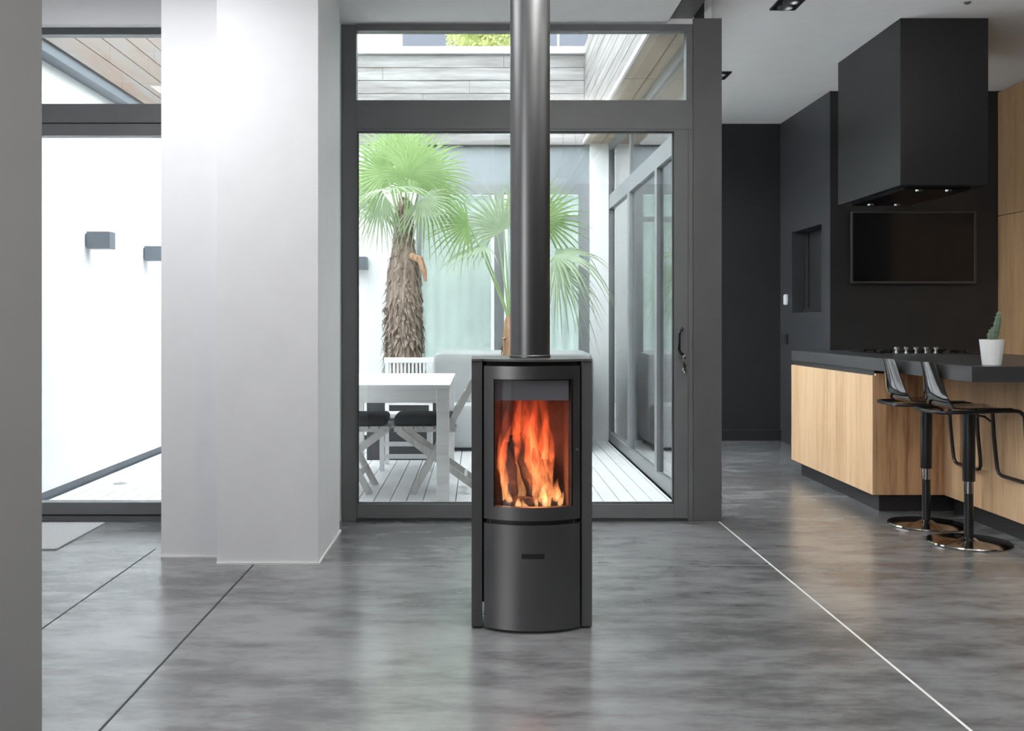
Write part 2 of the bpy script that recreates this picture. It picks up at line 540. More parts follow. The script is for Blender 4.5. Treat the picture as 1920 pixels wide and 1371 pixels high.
tube(hb, [(hx + 0.028, F0 - 0.01, hz + 0.15), (hx + 0.022, F0 - 0.05, hz + 0.152), (hx + 0.006, F0 - 0.058, hz + 0.14), (hx, F0 - 0.06, hz + 0.12),
          (hx, F0 - 0.06, hz + 0.03), (hx + 0.006, F0 - 0.058, hz + 0.01), (hx + 0.022, F0 - 0.05, hz - 0.002), (hx + 0.028, F0 - 0.01, hz)], 0.009, 10)
obj('door_handle', hb, M['blackgl'], lf, smooth=True, label='black bow handle')
kb = bmesh.new()
lathe(kb, [(0.010, 0), (0.010, 0.012)], 0, 0, 16)
bmesh.ops.rotate(kb, verts=kb.verts, cent=(0, 0, 0), matrix=Matrix.Rotation(R(90), 3, 'X'))
bmesh.ops.translate(kb, verts=kb.verts, vec=(hx + 0.034, F0 - 0.008, 0.985))
box(kb, hx + 0.031, hx + 0.037, F0 - 0.045, F0 - 0.018, 0.975, 0.995)
box(kb, hx + 0.026, hx + 0.042, F0 - 0.05, F0 - 0.044, 0.968, 1.0, 0.002)
for dx, a0 in ((0.028, 0.96), (0.036, 0.948)):
    box(kb, hx + dx, hx + dx + 0.008, F0 - 0.05, F0 - 0.047, a0 - 0.035, a0)
    lathe(kb, [(0.011, a0 - 0.052), (0.011, a0 - 0.034)], hx + dx + 0.004, F0 - 0.0485, 10)
obj('key', kb, M['chrome'], lf, smooth=True, label='small silver keys hanging in the lock')

struct('wall_pillar', B((1.292, 1.466, YD - 0.0, YD + 0.18, 0, HL + 0.03)), M['pillar'], 'dark square pillar between garden door and kitchen', 'pillar', bevel=0.003)

# ------------------------------------------------------------------ left window
wl = structroot('window_1', (-2.3, YD, 0), 'left garden window with dark frame, partly behind grey wall end', 'window')
obj('window_frame', B((-2.86, -2.80, F0, F1, 0, 2.985), (-1.80, -1.74, F0, F1, 0, 2.985), (-2.80, -1.80, F0, F1, 2.932, 2.985), (-2.80, -1.80, F0, F1, 2.40, 2.515),
                      (-2.80, -1.80, F0 - 0.008, F1, 2.322, 2.393), (-2.80, -1.80, F0 - 0.008, F1, 0.042, 0.115), (-2.80, -1.80, F0 + 0.005, F1, 0.0, 0.034)), M['frame'], wl, bevel=0.002)
obj('gasket', B((-2.80, -1.80, F0 + 0.02, F1 - 0.02, 2.39, 2.402), (-2.80, -1.80, F0 + 0.02, F1 - .02, 0.033, 0.043)), M['frame_d'], wl)
obj('pane', B((-2.80, -1.80, F0 + 0.03, F0 + 0.042, 0.113, 2.324)), M['tinted'], wl)
obj('transom_pane', B((-2.80, -1.80, F0 + 0.03, F0 + 0.042, 2.513, 2.934)), M['tinted'], wl)
tag(obj('doormat', B((-3.2, -2.22, 5.33, 6.03, 0, 0.009), bev=0.003), M['mat']), 'flat grey doormat lying before the left window', 'doormat')

# ================================================================== COURTYARD
db = bmesh.new()
x = -2.90
while x < 1.30:
    box(db, x, min(x + 0.104, 1.32), YD + 0.09, 10.32, -0.03, 0.0)
    x += 0.110
struct('deck', db, M['deck'], 'pale boarded courtyard deck', 'deck')
struct('ground', B((-3.2, 1.45, YD + 0.14, 10.5, -0.10, -0.035)), M['underdeck'])
struct('wall_courtyard_left', B((-3.15, -2.91, YD + 0.14, 10.4, 0.06, 3.72)), M['white'], 'white rendered left wall of the courtyard', 'wall')
struct('baseboard_courtyard_left', B((-3.1, -2.925, YD + 0.14, 10.3, -0.03, 0.06)), M['sconce'])
struct('wall_courtyard_back', B((-2.91, -0.63, 10.30, 10.45, 0.05, 3.0), (-2.91, 1.45, 10.32, 10.5, 2.98, 3.90)), M['white'], 'white rendered back wall of the courtyard', 'wall')
struct('baseboard_courtyard_back', B((-2.91, -0.63, 10.315, 10.4, -0.03, 0.05)), M['frame_d'])


def boards(axis, a0, a1, face, depth, z0, n, h, gap=0.006, lens=(1.1, 2.3)):
    bm = bmesh.new()
    for i in range(n):
        t = a0
        while t < a1:
            L = random.uniform(*lens)
            e = min(t + L, a1)
            if a1 - e < 0.3:
                e = a1
            off = random.uniform(0, 0.006)
            z = z0 + i * h
            if axis == 'X':
                box(bm, t, e - 0.003, face + off, face + depth, z, z + h - gap)
            else:
                box(bm, min(face, face + depth), max(face, face + depth), t, e - 0.003, z, z + h - gap)
            t = e
    return bm


struct('cladding_back', boards('X', -2.83, 1.07, 10.22, 0.08, 2.99, 7, 0.13), M['clad'], 'weathered grey plank cladding across the far side of the courtyard', 'cladding')
struct('cladding_left', boards('Y', YD + 0.16, 10.22, -2.90, 0.12, 3.02, 5, 0.14), M['clad_o'], 'cedar plank cladding above the left courtyard wall', 'cladding')
struct('cladding_right', boards('Y', YD + 0.2, 10.22, 1.07, 0.05, 3.03, 8, 0.12), M['clad_y'], 'weathered plank cladding on the right side of the courtyard', 'cladding')
struct('trim_7', B((-2.91, 1.07, 10.16, 10.55, 3.90, 3.965)), M['wpaint'], 'white coping on the back parapet', 'coping')
struct('trim_8', B((1.055, 1.075, YD + 0.2, 10.25, 3.0, 3.035)), M['wpaint'], 'white edge strip under the right cladding', 'edge strip')
struct('shadow_strip', B((-2.91, -2.80, YD + 0.16, 10.22, 2.95, 3.02)), M['sconce'], 'grey strip imitating the shadow gap under the left cladding', 'edge strip')  # grey box stands in for the shadow under the overhanging boards
struct('trim_9', B((1.12, 1.45, YD + 0.2, 10.5, 3.03, 4.0)), M['white'])
sb = bmesh.new()
y = YD + 0.2
while y < 10.2:
    box(sb, 1.078, 1.24, y, min(y + 1.19, 10.3), 3.0, 3.02)
    box(sb, 1.246, 1.40, y, min(y + 1.19, 10.3), 3.0, 3.02)
    y += 1.2
struct('soffit', sb, M['soffit'], 'tan panelled soffit above the right glazing', 'soffit')
struct('column', B((1.128, 1.315, 10.22, 10.40, 0, 3.0)), M['white'], 'white post in the back right courtyard corner', 'column')

# back glazed door with sheer curtains
wb_ = structroot('window_2', (0.25, 10.32, 0), 'curtained glazing in the back courtyard wall', 'window')
obj('head_panel', B((-0.63, 1.128, 10.29, 10.40, 2.60, 2.98)), M['bluegrey'], wb_)
obj('window_frame', B((-0.58, 1.02, 10.285, 10.335, 2.50, 2.60), (-0.58, 1.02, 10.285, 10.335, 2.22, 2.27), (-0.63, -0.58, 10.28, 10.34, 0, 2.6), (1.02, 1.128, 10.28, 10.34, 0, 2.6),
                      (0.16, 0.26, 10.28, 10.34, 0, 2.5), (-0.58, 1.02, 10.285, 10.335, 0, 0.08)), M['frame_haze'], wb_)
obj('pane', B((-0.58, 0.16, 10.305, 10.311, 0.08, 2.22), (0.26, 1.02, 10.305, 10.311, 0.08, 2.22), (-0.58, 0.16, 10.305, 10.311, 2.27, 2.5), (0.26, 1.02, 10.305, 10.311, 2.27, 2.5)), M['glass'], wb_)
struct('wall_room_beyond', B((-0.75, 1.25, 11.0, 11.1, 0, 3.0)), M['white'])
for (x0, x1, lab) in ((-0.60, 0.13, 'pale sheer curtain behind the left half of the back glazing'), (0.30, 1.05, 'pale sheer curtain behind the right half of the back glazing')):
    cb = bmesh.new()
    top, bot = [], []
    n = 64
    for i in range(n + 1):
        xx = x0 + (x1 - x0) * i / n
        yy = 10.385 + 0.007 * math.sin(i * 0.62) + 0.006 * math.sin(i * 0.23)
        top.append(cb.verts.new((xx, yy, 2.5)))
        bot.append(cb.verts.new((xx, yy, 0.02)))
    for i in range(n):
        cb.faces.new((bot[i], bot[i + 1], top[i + 1], top[i]))
    bmesh.ops.solidify(cb, geom=cb.faces, thickness=0.004)
    tag(obj('curtain', cb, M['curtain'], smooth=True), lab, 'curtain', 'sheer curtains of the back glazing')

# right glazing between courtyard and passage
wr = structroot('window_3', (1.35, 8.2, 0), 'long sliding glazing along the right side of the courtyard', 'window')
G0, G1 = 1.32, 1.38
obj('window_frame', B((G0, G1, YD + 0.2, 10.3, 2.94, 3.0), (G0, G1, YD + 0.2, 10.3, 2.34, 2.48), (G0, G1, YD + 0.2, 10.3, 0.0, 0.09), (G0, G1, 10.24, 10.30, 0, 3.0), (G0, G1, 8.86, 8.98, 0.09, 2.34),
                      (G0, G1, YD + 0.2, YD + 0.28, 0, 3.0), (G0 + .01, G1 - .01, 8.89, 8.93, 2.48, 2.94), (G0, G1, 7.5, 7.6, 0.09, 2.34)), M['frame_haze'], wr)
obj('pane', B((1.345, 1.355, YD + 0.28, 7.5, 0.09, 2.34), (1.345, 1.355, 7.6, 8.86, 0.09, 2.34), (1.345, 1.355, 8.98, 10.24, 0.09, 2.34), (1.345, 1.355, YD + .28, 8.89, 2.48, 2.94),
              (1.345, 1.355, 8.93, 10.24, 2.48, 2.94)), M['coated'], wr)
struct('wall_passage_header', B((1.30, 1.40, YD + 0.18, YB + .1, 3.03, HK + 0.1)), M['dark'])

# wall lights
for (loc, size, lab) in (((-2.91, 7.55, 1.745), 'L', 'slate cube wall light on left courtyard wall, closer to the window'),
                         ((-2.91, 8.85, 1.735), 'L', 'slate cube wall light on left courtyard wall, cut off by the white column'),
                         ((-1.18, 10.30, 1.73), 'B', 'slate cube wall light on the back courtyard wall beside the palm trunk')):
    t = thing('wall_light', loc, lab, 'wall light', 'courtyard wall lights')
    x, y, z = loc
    if size == 'L':
        obj('light_body', B((x + 0.012, x + 0.185, y - 0.06, y + 0.06, z, z + 0.125), bev=0.003), M['sconce'], t)
        obj('wall_plate', B((x - 0.002, x + 0.014, y - 0.045, y + 0.045, z + 0.015, z + 0.11)), M['sconce'], t)
    else:
        obj('light_body', B((x - 0.06, x + 0.06, y - 0.17, y - 0.012, z, z + 0.125), bev=0.003), M['sconce'], t)
        obj('wall_plate', B((x - 0.045, x + 0.045, y - 0.014, y + 0.002, z + 0.015, z + 0.11)), M['sconce'], t)
db = bmesh.new()
lathe(db, [(0.05, 0.0), (0.05, 0.004), (0.045, 0.006)], -2.66, 7.52, 24)
tag(obj('deck_light', db, M['steel'], smooth=True), 'small round metal disc set in the pale deck', 'deck light')


# ------------------------------------------------------------------ palms
def frond(parent, base, hub, axis, side, Rr, spread=200, n=26, droop=0.35, mleaf='leaf', fuse=0.42, seed=0):
    rnd = random.Random(seed)
    base, hub = Vector(base), Vector(hub)
    axis = Vector(axis).normalized()
    side = Vector(side)
    side = (side - axis * side.dot(axis)).normalized()
    nrm = axis.cross(side).normalized()
    if nrm.z < 0:
        nrm = -nrm
    bm = bmesh.new()
    da = R(spread) / n
    for i in range(n):
        th = -R(spread) / 2 + da * (i + 0.5)
        L = Rr * (0.86 + 0.14 * math.cos(th * 0.8)) * rnd.uniform(0.92, 1.05)
        dr = axis * math.cos(th) + side * math.sin(th)
        tn = -axis * math.sin(th) + side * math.cos(th)
        dd = droop * rnd.uniform(0.7, 1.3)
        prev = None
        for k in range(9):
            t = k / 8
            r = L * (0.02 + 0.98 * t)
            if t < fuse:
                hw = r * math.tan(da / 2) * 1.02
            else:
                hw = L * fuse * math.tan(da / 2) * (1 - ((t - fuse) / (1 - fuse)) ** 1.3) * 0.95 + 0.0008
            p = hub + dr * r + Vector((0, 0, -1)) * dd * L * t ** 3 - nrm * 0.0
            fold = hw * 0.5
            ring = (bm.verts.new(p - tn * hw - nrm * fold), bm.verts.new(p + nrm * fold * 0.3), bm.verts.new(p + tn * hw - nrm * fold))
            if prev:
                bm.faces.new((prev[0], prev[1], ring[1], ring[0]))
                bm.faces.new((prev[1], prev[2], ring[2], ring[1]))
            prev = ring
    f = obj('frond', bm, M[mleaf], parent, smooth=True)
    pb = bmesh.new()
    mid = (base + hub) / 2 + Vector((0, 0, 0.12)) * (hub - base).length * 0.6
    pts = [base * (1 - t) ** 2 + mid * 2 * t * (1 - t) + hub * t * t for t in (0, .2, .4, .6, .8, 1)]
    tube(pb, pts, [0.012, 0.010, 0.009, 0.008, 0.007, 0.007], 6)
    obj('petiole', pb, M['petiole'], f, smooth=True)


def at(px, py, Y):
    """place a measured point of the courtyard at its depth"""
    return Vector(((px - 897) * Y / 1900, Y, 1.2 - (py - 604) * Y / 1900))


def trunk_mesh(prof, cx, cy, fib, seed):
    rnd = random.Random(seed)
    bm = bmesh.new()
    n = 28
    rings = []
    for (r, z) in prof:
        rings.append([bm.verts.new((cx + r * (1 + rnd.uniform(-.09, .09)) * math.cos(2 * PI * k / n), cy + r * (1 + rnd.uniform(-.09, .09)) * math.sin(2 * PI * k / n), z)) for k in range(n)])
    for A, Bq in zip(rings, rings[1:]):
        for k in range(n):
            bm.faces.new((A[k], A[(k + 1) % n], Bq[(k + 1) % n], Bq[k]))
    bm.faces.new(rings[-1])
    zs, ze = prof[0][1], prof[-1][1]
    for i in range(fib):       # ragged fibre tufts hanging off the trunk
        z = rnd.uniform(zs + 0.05, ze)
        t = (z - zs) / (ze - zs) * (len(prof) - 1)
        j = min(int(t), len(prof) - 2)
        r = prof[j][0] * (1 - (t - j)) + prof[j + 1][0] * (t - j)
        a = rnd.uniform(0, 2 * PI)
        o = Vector((math.cos(a), math.sin(a), 0))
        s = Vector((-math.sin(a), math.cos(a), 0))
        c = Vector((cx, cy, z))
        L, wd = rnd.uniform(0.06, 0.17), rnd.uniform(0.004, 0.018)
        p0 = c + o * r * 0.93
        p1 = c + o * (r + rnd.uniform(0.008, 0.04)) + Vector((0, 0, -L * 0.5))
        p2 = c + o * (r + rnd.uniform(0.0, 0.065)) + Vector((0, 0, -L)) + s * rnd.uniform(-.02, .02)
        v = [bm.verts.new(q) for q in (p0 - s * wd, p0 + s * wd, p1 + s * wd, p1 - s * wd, p2)]
        bm.faces.new(v[:4])
        bm.faces.new((v[3], v[2], v[4]))
    return bm


PY = 9.1
px0 = (757 - 897) * PY / 1900
palm = thing('fan_palm', (px0, PY, 0), 'shaggy-trunked fan palm standing behind the garden table', 'palm')
obj('trunk', trunk_mesh([(0.15, 0.56), (0.165, 0.7), (0.160, 0.95), (0.165, 1.2), (0.16, 1.45), (0.14, 1.65), (0.11, 1.82), (0.075, 1.95), (0.055, 2.2), (0.04, 2.32)], px0, PY, 1500, 3), M['trunk'], palm, smooth=True)
# old leaf stub on the trunk's right
stb = bmesh.new()
tube(stb, [at(770, 480, PY - .1), at(788, 487, PY - .14), at(795, 508, PY - .15), at(798, 528, PY - .15)], [0.03, 0.035, 0.028, 0.012], 8)
obj('leaf_stub', stb, M['trunk_o'], palm, smooth=True, label='orange brown dried leaf stub')
top1 = Vector((px0, PY, 1.98))
P1 = [  # hub px,py, dY, axis, side, R, droop
    ((742, 305, 0.1), (-0.25, -0.15, 1.0), (1, 0, 0.1), 0.52, 0.10, 'leaf'),
    ((772, 318, -0.2), (0.55, -0.25, 0.75), (1, 0.2, -0.6), 0.56, 0.18, 'leaf'),
    ((795, 330, 0.0), (0.95, 0.1, 0.42), (0.2, 0.5, -1), 0.50, 0.25, 'leaf'),
    ((725, 325, -0.15), (-0.8, -0.2, 0.5), (0.4, 0.2, 0.9), 0.50, 0.30, 'leaf'),
    ((735, 352, -0.32), (0.30, -0.75, -0.05), (1, 0.2, 0.15), 0.40, 0.35, 'leaf2'),
    ((720, 365, -0.1), (-0.75, -0.35, -0.45), (-.3, 0.1, 1), 0.40, 0.45, 'leaf2'),
    ((800, 360, 0.2), (0.85, 0.3, -0.25), (.2, 0.2, 1), 0.50, 0.45, 'leaf'),
    ((765, 330, 0.35), (0.2, 0.8, 0.6), (1, 0, 0), 0.5, 0.25, 'leaf'),
    ((790, 375, -0.25), (0.6, -0.4, -0.55), (0.8, 0.1, 0.5), 0.38, 0.4, 'leaf2'),
    ((705, 345, 0.2), (-0.9, 0.3, 0.15), (0.1, 0.5, 1), 0.5, 0.4, 'leaf'),
    ((712, 385, 0.0), (-0.55, 0.0, -0.8), (1, 0.1, -.5), 0.34, 0.3, 'leaf2'),
    ((762, 335, -0.38), (0.1, -0.5, 0.85), (1, 0.1, 0), 0.36, 0.35, 'leaf'),
    ((775, 360, -0.1), (0.15, 0.4, 0.9), (1, 0, -0.2), 0.42, 0.2, 'leaf'),
    ((740, 345, 0.05), (-0.2, 0.3, 0.9), (1, 0, 0.2), 0.42, 0.2, 'leaf'),
    ((748, 290, 0.25), (0.1, 0.35, 1.0), (1, 0.2, 0), 0.46, 0.10, 'leaf'),
]
for i, ((hx_, hy_, dy), ax, sd, Rr, dr, ml) in enumerate(P1):
    h = at(hx_, hy_, PY + dy)
    frond(palm, top1 + Vector((0, 0, -0.1)), h, ax, sd, Rr, 205, 24, dr, ml, 0.34, seed=i)

pl_ = thing('planter', (px0, 9.1, 0), 'dark slate planter box at the foot of the shaggy palm', 'planter')
obj('box', B((px0 - 0.30, px0 - 0.28, 8.80, 9.34, 0.0, 0.62), (px0 + 0.28, px0 + 0.30, 8.80, 9.34, 0.0, 0.62), (px0 - 0.28, px0 + 0.28, 8.80, 8.82, 0.0, 0.62),
              (px0 - 0.28, px0 + 0.28, 9.32, 9.34, 0.0, 0.62), (px0 - 0.28, px0 + 0.28, 8.82, 9.32, 0.0, 0.03)), M['slate'], pl_, bevel=0.003)
obj('soil', B((px0 - 0.28, px0 + 0.28, 8.82, 9.32, 0.03, 0.56)), M['soil'], pl_)
PY2 = 9.22
px2 = (956 - 897) * PY2 / 1900
palm2 = thing('fan_palm', (px2, PY2, 0), 'slim young fan palm rising behind the black flue pipe', 'palm')
obj('trunk', trunk_mesh([(0.06, 0), (0.062, 0.4), (0.066, 0.8), (0.064, 1.05), (0.05, 1.2), (0.03, 1.26)], px2, PY2, 140, 5), M['trunk_o'], palm2, smooth=True)
top2 = Vector((px2, PY2, 1.2))
P2 = [
    ((945, 432, -0.1), (-0.45, -0.2, 0.9), (1, 0.1, 0.45), 0.52, 0.12, 'leaf2'),
    ((930, 425, 0.15), (-0.9, 0.1, 0.45), (0.4, 0.3, 0.9), 0.44, 0.25, 'leaf2'),
    ((878, 420, -0.2), (-0.95, -0.1, -0.12), (0.1, 0.35, 1), 0.42, 0.30, 'leaf'),
    ((905, 462, -0.15), (-0.85, -0.3, -0.25), (0.2, 1.0, 0.25), 0.44, 0.35, 'leaf2'),
    ((1000, 400, 0.0), (0.3, 0.0, 1.0), (1, 0.3, -0.2), 0.46, 0.1, 'leaf'),
    ((1018, 415, -0.1), (0.85, -0.1, 0.45), (0.4, 0.3, -1), 0.46, 0.2, 'leaf'),
    ((1040, 480, -0.2), (0.95, -0.25, 0.12), (0.15, 0.9, 0.45), 0.60, 0.75, 'leaf2'),
    ((1042, 505, 0.1), (0.8, 0.1, -0.35), (0.4, 0.6, 0.5), 0.52, 0.7, 'leaf2'),
    ((965, 410, 0.3), (0.1, 0.7, 0.7), (1, 0, 0), 0.42, 0.2, 'leaf'),
]
for i, ((hx_, hy_, dy), ax, sd, Rr, dr, ml) in enumerate(P2):
    h = at(hx_, hy_, PY2 + dy)
    frond(palm2, top2, h, ax, sd, Rr, 190, 20, dr, ml, 0.32, seed=40 + i)

# ------------------------------------------------------------------ garden furniture
TX0, TX1, TY0, TY1 = -1.02, -0.19, 6.76, 8.28
tb = thing('garden_table', ((TX0 + TX1) / 2, (TY0 + TY1) / 2, 0), 'white rectangular garden table on pale deck', 'table')
tt = bmesh.new()
for i in range(8):
    y0 = TY0 + (TY1 - TY0) / 8 * i
    box(tt, TX0, TX1, y0, y0 + (TY1 - TY0) / 8 - 0.003, 0.755, 0.78)
obj('tabletop', tt, M['wpaint'], tb)
obj('apron', B((TX0 + 0.02, TX1 - 0.02, TY0 + 0.01, TY0 + 0.035, 0.66, 0.754), (TX0 + 0.02, TX1 - 0.02, TY1 - 0.035, TY1 - 0.01, 0.66, 0.754),
               (TX0 + 0.01, TX0 + 0.035, TY0 + 0.02, TY1 - 0.02, 0.66, 0.754), (TX1 - 0.035, TX1 - 0.01, TY0 + 0.02, TY1 - 0.02, 0.66, 0.754)), M['greywood'], tb)
for lx in (TX0 + 0.005, TX1 - 0.09):
    for ly in (TY0 + 0.006, TY1 - 0.09):
        obj('leg', B((lx, lx + 0.084, ly, ly + 0.084, 0, 0.754), bev=0.003), M['greywood'], tb)


def bar(bm, a, b, wv, hv):
    tube(bm, [a, b], 0, flat=(wv, hv))


def folding_chair(label, group):
    """local frame: sitter faces -X, seat front at x=-0.23"""
    t = thing('folding_chair', (0, 0, 0), label, 'chair', group)
    for s in (-1, 1):
        b = bmesh.new()
        bar(b, (-0.10, s * 0.20, 0), (0.40, s * 0.20, 0.92), 0.022, 0.045)
        obj('leg', b, M['chairwood'], t)
        b = bmesh.new()
        bar(b, (-0.20, s * 0.165, 0.44), (0.40, s * 0.165, 0), 0.022, 0.045)
        obj('leg', b, M['chairwood'], t)
    b = bmesh.new()
    for i in range(6):
        x0 = -0.23 + i * 0.072
        box(b, x0, x0 + 0.06, -0.19, 0.19, 0.455, 0.472)
    box(b, -0.23, 0.2, -0.165, -0.145, 0.43, 0.455)
    box(b, -0.23, 0.2, 0.145, 0.165, 0.43, 0.455)
    obj('seat', b, M['chairwood'], t)
    b = bmesh.new()
    for z in (0.58, 0.68, 0.78, 0.88):
        xx = -0.10 + 0.50 * z / 0.92
        bar(b, (xx, -0.19, z), (xx, 0.19, z), 0.018, 0.05)
    obj('backrest', b, M['chairwood'], t)
    b = bmesh.new()
    bar(b, (0.27, -0.17, 0.105), (0.27, 0.17, 0.105), 0.02, 0.04)
    obj('stretcher', b, M['chairwood'], t)
    b = bmesh.new()
    bar(b, (-0.03, -0.2, 0.14), (-0.03, 0.2, 0.14), 0.02, 0.04)
    obj('stretcher', b, M['chairwood'], t)
    return t


fc = folding_chair('grey folding chair tucked under the table, its back beside the stove', 'grey folding chairs at the table')
fc.location = (-0.36, 7.25, 0)
fc2 = copy_tree(fc)
fc2['label'] = 'grey folding chair under the table, cut off by the door frame'
fc2.location = (-0.853, 7.25, 0)
fc2.rotation_euler = (0, 0, PI)
for (cx_, cy_, lab) in ((-0.37, 7.25, 'black cushion on the folding chair next to the stove'), (-0.845, 7.25, 'black cushion on the folding chair next to the door frame')):
    b = B((cx_ - 0.22, cx_ + 0.20, cy_ - 0.183, cy_ + 0.183, 0.474, 0.55), bev=0.026)
    tag(obj('seat_cushion', b, M['cush'], smooth=True), lab, 'cushion', 'black seat cushions')

# white slat-back chair at the far end
wc = thing('slat_back_chair', (-0.586, 8.52, 0), 'white slat-back garden chair at the far end of the table', 'chair')
cx_, cy_ = -0.586, 8.40
obj('top_rail', B((cx_ - 0.21, cx_ + 0.21, cy_ + 0.14, cy_ + 0.17, 0.855, 0.90), bev=0.004), M['wpaint'], wc)
b = B((cx_ - 0.19, cx_ + 0.19, cy_ + 0.14, cy_ + 0.165, 0.50, 0.53))
for i in range(11):
    xx = cx_ - 0.158 + i * 0.0316
    box(b, xx - 0.009, xx + 0.009, cy_ + 0.145, cy_ + 0.16, 0.52, 0.857)
obj('backrest', b, M['wpaint'], wc)
for s in (-1, 1):
    obj('leg', B((cx_ + s * 0.185 - 0.016, cx_ + s * 0.185 + 0.016, cy_ + 0.135, cy_ + 0.17, 0, 0.857)), M['wpaint'], wc)
    obj('leg', B((cx_ + s * 0.19 - 0.018, cx_ + s * 0.19 + 0.018, cy_ - 0.26, cy_ - 0.22, 0, 0.43)), M['wpaint'], wc)
b = bmesh.new()
for i in range(6):
    box(b, cx_ - 0.21, cx_ + 0.21, cy_ - 0.27 + i * 0.068, cy_ - 0.27 + i * 0.068 + 0.058, 0.43, 0.45)
obj('seat', b, M['wpaint'], wc)
for z in (0.10, 0.20):
    obj('stretcher', B((cx_ - 0.18, cx_ + 0.18, cy_ - 0.25, cy_ - 0.23, z, z + 0.035)), M['wpaint'], wc)

# grey covered sofa against the back wall
sf = thing('covered_sofa', (0.30, 9.85, 0), 'low pale grey covered sofa against the back courtyard wall', 'sofa')
bm = B((-0.44, 1.10, 9.62, 10.20, 0.03, 0.92), bev=0.09)
obj('cover', bm, M['cover'], sf, smooth=True)
obj('seat', B((-0.40, 1.06, 9.36, 9.66, 0.03, 0.44), bev=0.06), M['cover'], sf, smooth=True)
for fx in (-0.36, 1.0):
    obj('leg', B((fx, fx + 0.05, 9.42, 9.47, 0, 0.05)), M['frame'], sf)
    obj('leg', B((fx, fx + 0.05, 10.10, 10.15, 0, 0.05)), M['frame'], sf)

# ------------------------------------------------------------------ beyond the parapet
fb = thing('house', (0, 15.2, 0), 'pale house rising behind the back parapet', 'house')
obj('wall', B((-7, 7, 15.0, 16.5, 0, 5.9)), M['farwall'], fb)
for (x0, x1) in ((-1.12, -0.30), (-0.26, 0.52), (0.56, 1.16), (1.2, 1.62)):
    wn = obj('window', B((x0, x1, 14.93, 15.02, 5.0, 6.1)), M['farwin'], fb)
ft = thing('leafy_tree', (0.05, 13.2, 0), 'yellow-green tree crown showing over the back parapet', 'tree')
b = bmesh.new()
tube(b, [(0.05, 13.2, 0), (0.08, 13.2, 2.5), (0.02, 13.2, 4.6)], [0.08, 0.07, 0.03], 8)
obj('trunk', b, M['trunk'], ft, smooth=True)
b = bmesh.new()
rnd = random.Random(11)
for i in range(2600):
    u = Vector((rnd.gauss(0, 1), rnd.gauss(0, 1), rnd.gauss(0, 1))).normalized() * rnd.random() ** 0.4
    c = Vector((0.08, 13.2, 4.95)) + Vector((u.x * 0.52, u.y * 0.5, u.z * 0.45))
    a = Vector((rnd.uniform(-1, 1), rnd.uniform(-1, 1), rnd.uniform(-1, 1))).normalized() * 0.035
    q = a.cross(Vector((rnd.uniform(-1, 1), rnd.uniform(-1, 1), rnd.uniform(-1, 1)))).normalized() * 0.02
    v = [b.verts.new(p) for p in (c - a, c + q, c + a, c - q)]
    b.faces.new(v)
obj('foliage', b, M['treeleaf'], ft)

# ================================================================== STOVE
SX, SY = 0.209, 4.13
st = thing('wood_stove', (SX, SY, 0), 'black cylindrical wood stove with burning fire behind curved glass', 'stove')
RAD, HW = 0.32, 0.187
CY = 3.89 + RAD


def arc(hw, rad, cy, n=20, x0=None):
    a0 = -hw if x0 is None else x0
    return [(SX + a0 + (hw - a0) * i / n, cy - math.sqrt(rad * rad - (a0 + (hw - a0) * i / n) ** 2)) for i in range(n + 1)]


def shell(bm, hw, r_out, thick, z0, z1, x0=None, n=24):
    """a curved plate following the stove's front"""
    o = arc(hw, r_out, CY, n, x0)
    i_ = [(p[0], p[1] + thick) for p in o]
    prism(bm, o + i_[::-1], 'Z', z0, z1)


# casing core (open-fronted firebox)
core = B((SX - 0.178, SX - 0.165, 3.985, 4.36, 0.06, 1.045), (SX + 0.165, SX + 0.178, 3.985, 4.36, 0.06, 1.045), (SX - 0.165, SX + 0.165, 4.34, 4.36, 0.06, 1.045),
         (SX - 0.164, SX + 0.164, 3.986, 4.339, 0.061, 0.40), (SX - 0.164, SX + 0.164, 3.986, 4.339, 0.985, 1.044))
obj('casing', core, M['black'], st)
obj('firebox', B((SX - 0.165, SX - 0.145, 3.99, 4.33, 0.42, 0.95), (SX + 0.145, SX + 0.165, 3.99, 4.33, 0.42, 0.95), (SX - 0.145, SX + 0.145, 4.27, 4.33, 0.42, 0.95),
                 (SX - 0.165, SX + 0.165, 3.95, 4.33, 0.40, 0.435), (SX - 0.165, SX + 0.165, 4.0, 4.33, 0.90, 0.95)), M['brick'], st)
bf = bmesh.new()
prism(bf, [(3.975, 0.893), (3.985, 0.893), (4.2, 0.93), (4.2, 0.985), (3.975, 0.985)], 'X', SX - 0.145, SX + 0.145)
obj('baffle', bf, M['baffle'], st, label='blue grey baffle plate above the flames')
# door: frame strips following the curve, and the glass
dr = bmesh.new()
shell(dr, HW, RAD, 0.03, 0.979, 1.029)
shell(dr, HW, RAD, 0.03, 0.435, 0.486)
shell(dr, -0.150, RAD, 0.03, 0.486, 0.979, x0=-HW, n=5)
shell(dr, HW, RAD, 0.03, 0.486, 0.979, x0=0.158, n=5)
sb_ = bmesh.new()
shell(sb_, 0.178, RAD - 0.014, 0.012, 0.395, 0.46)
obj('light_stop', sb_, M['black'], st, smooth=True)  # black strip added to keep firelight from leaking under the door
sd = obj('stove_door', dr, M['stove'], st, smooth=True)
gb = bmesh.new()
shell(gb, 0.1585, RAD - 0.012, 0.004, 0.484, 0.981, x0=-0.1505)
obj('door_glass', gb, M['firegl'], sd, smooth=True)
db = bmesh.new()
shell(db, -0.1455, RAD - 0.006, 0.02, 0.486, 0.979, x0=-0.1515, n=3)
shell(db, 0.1575, RAD - 0.006, 0.02, 0.486, 0.979, x0=0.1515, n=3)
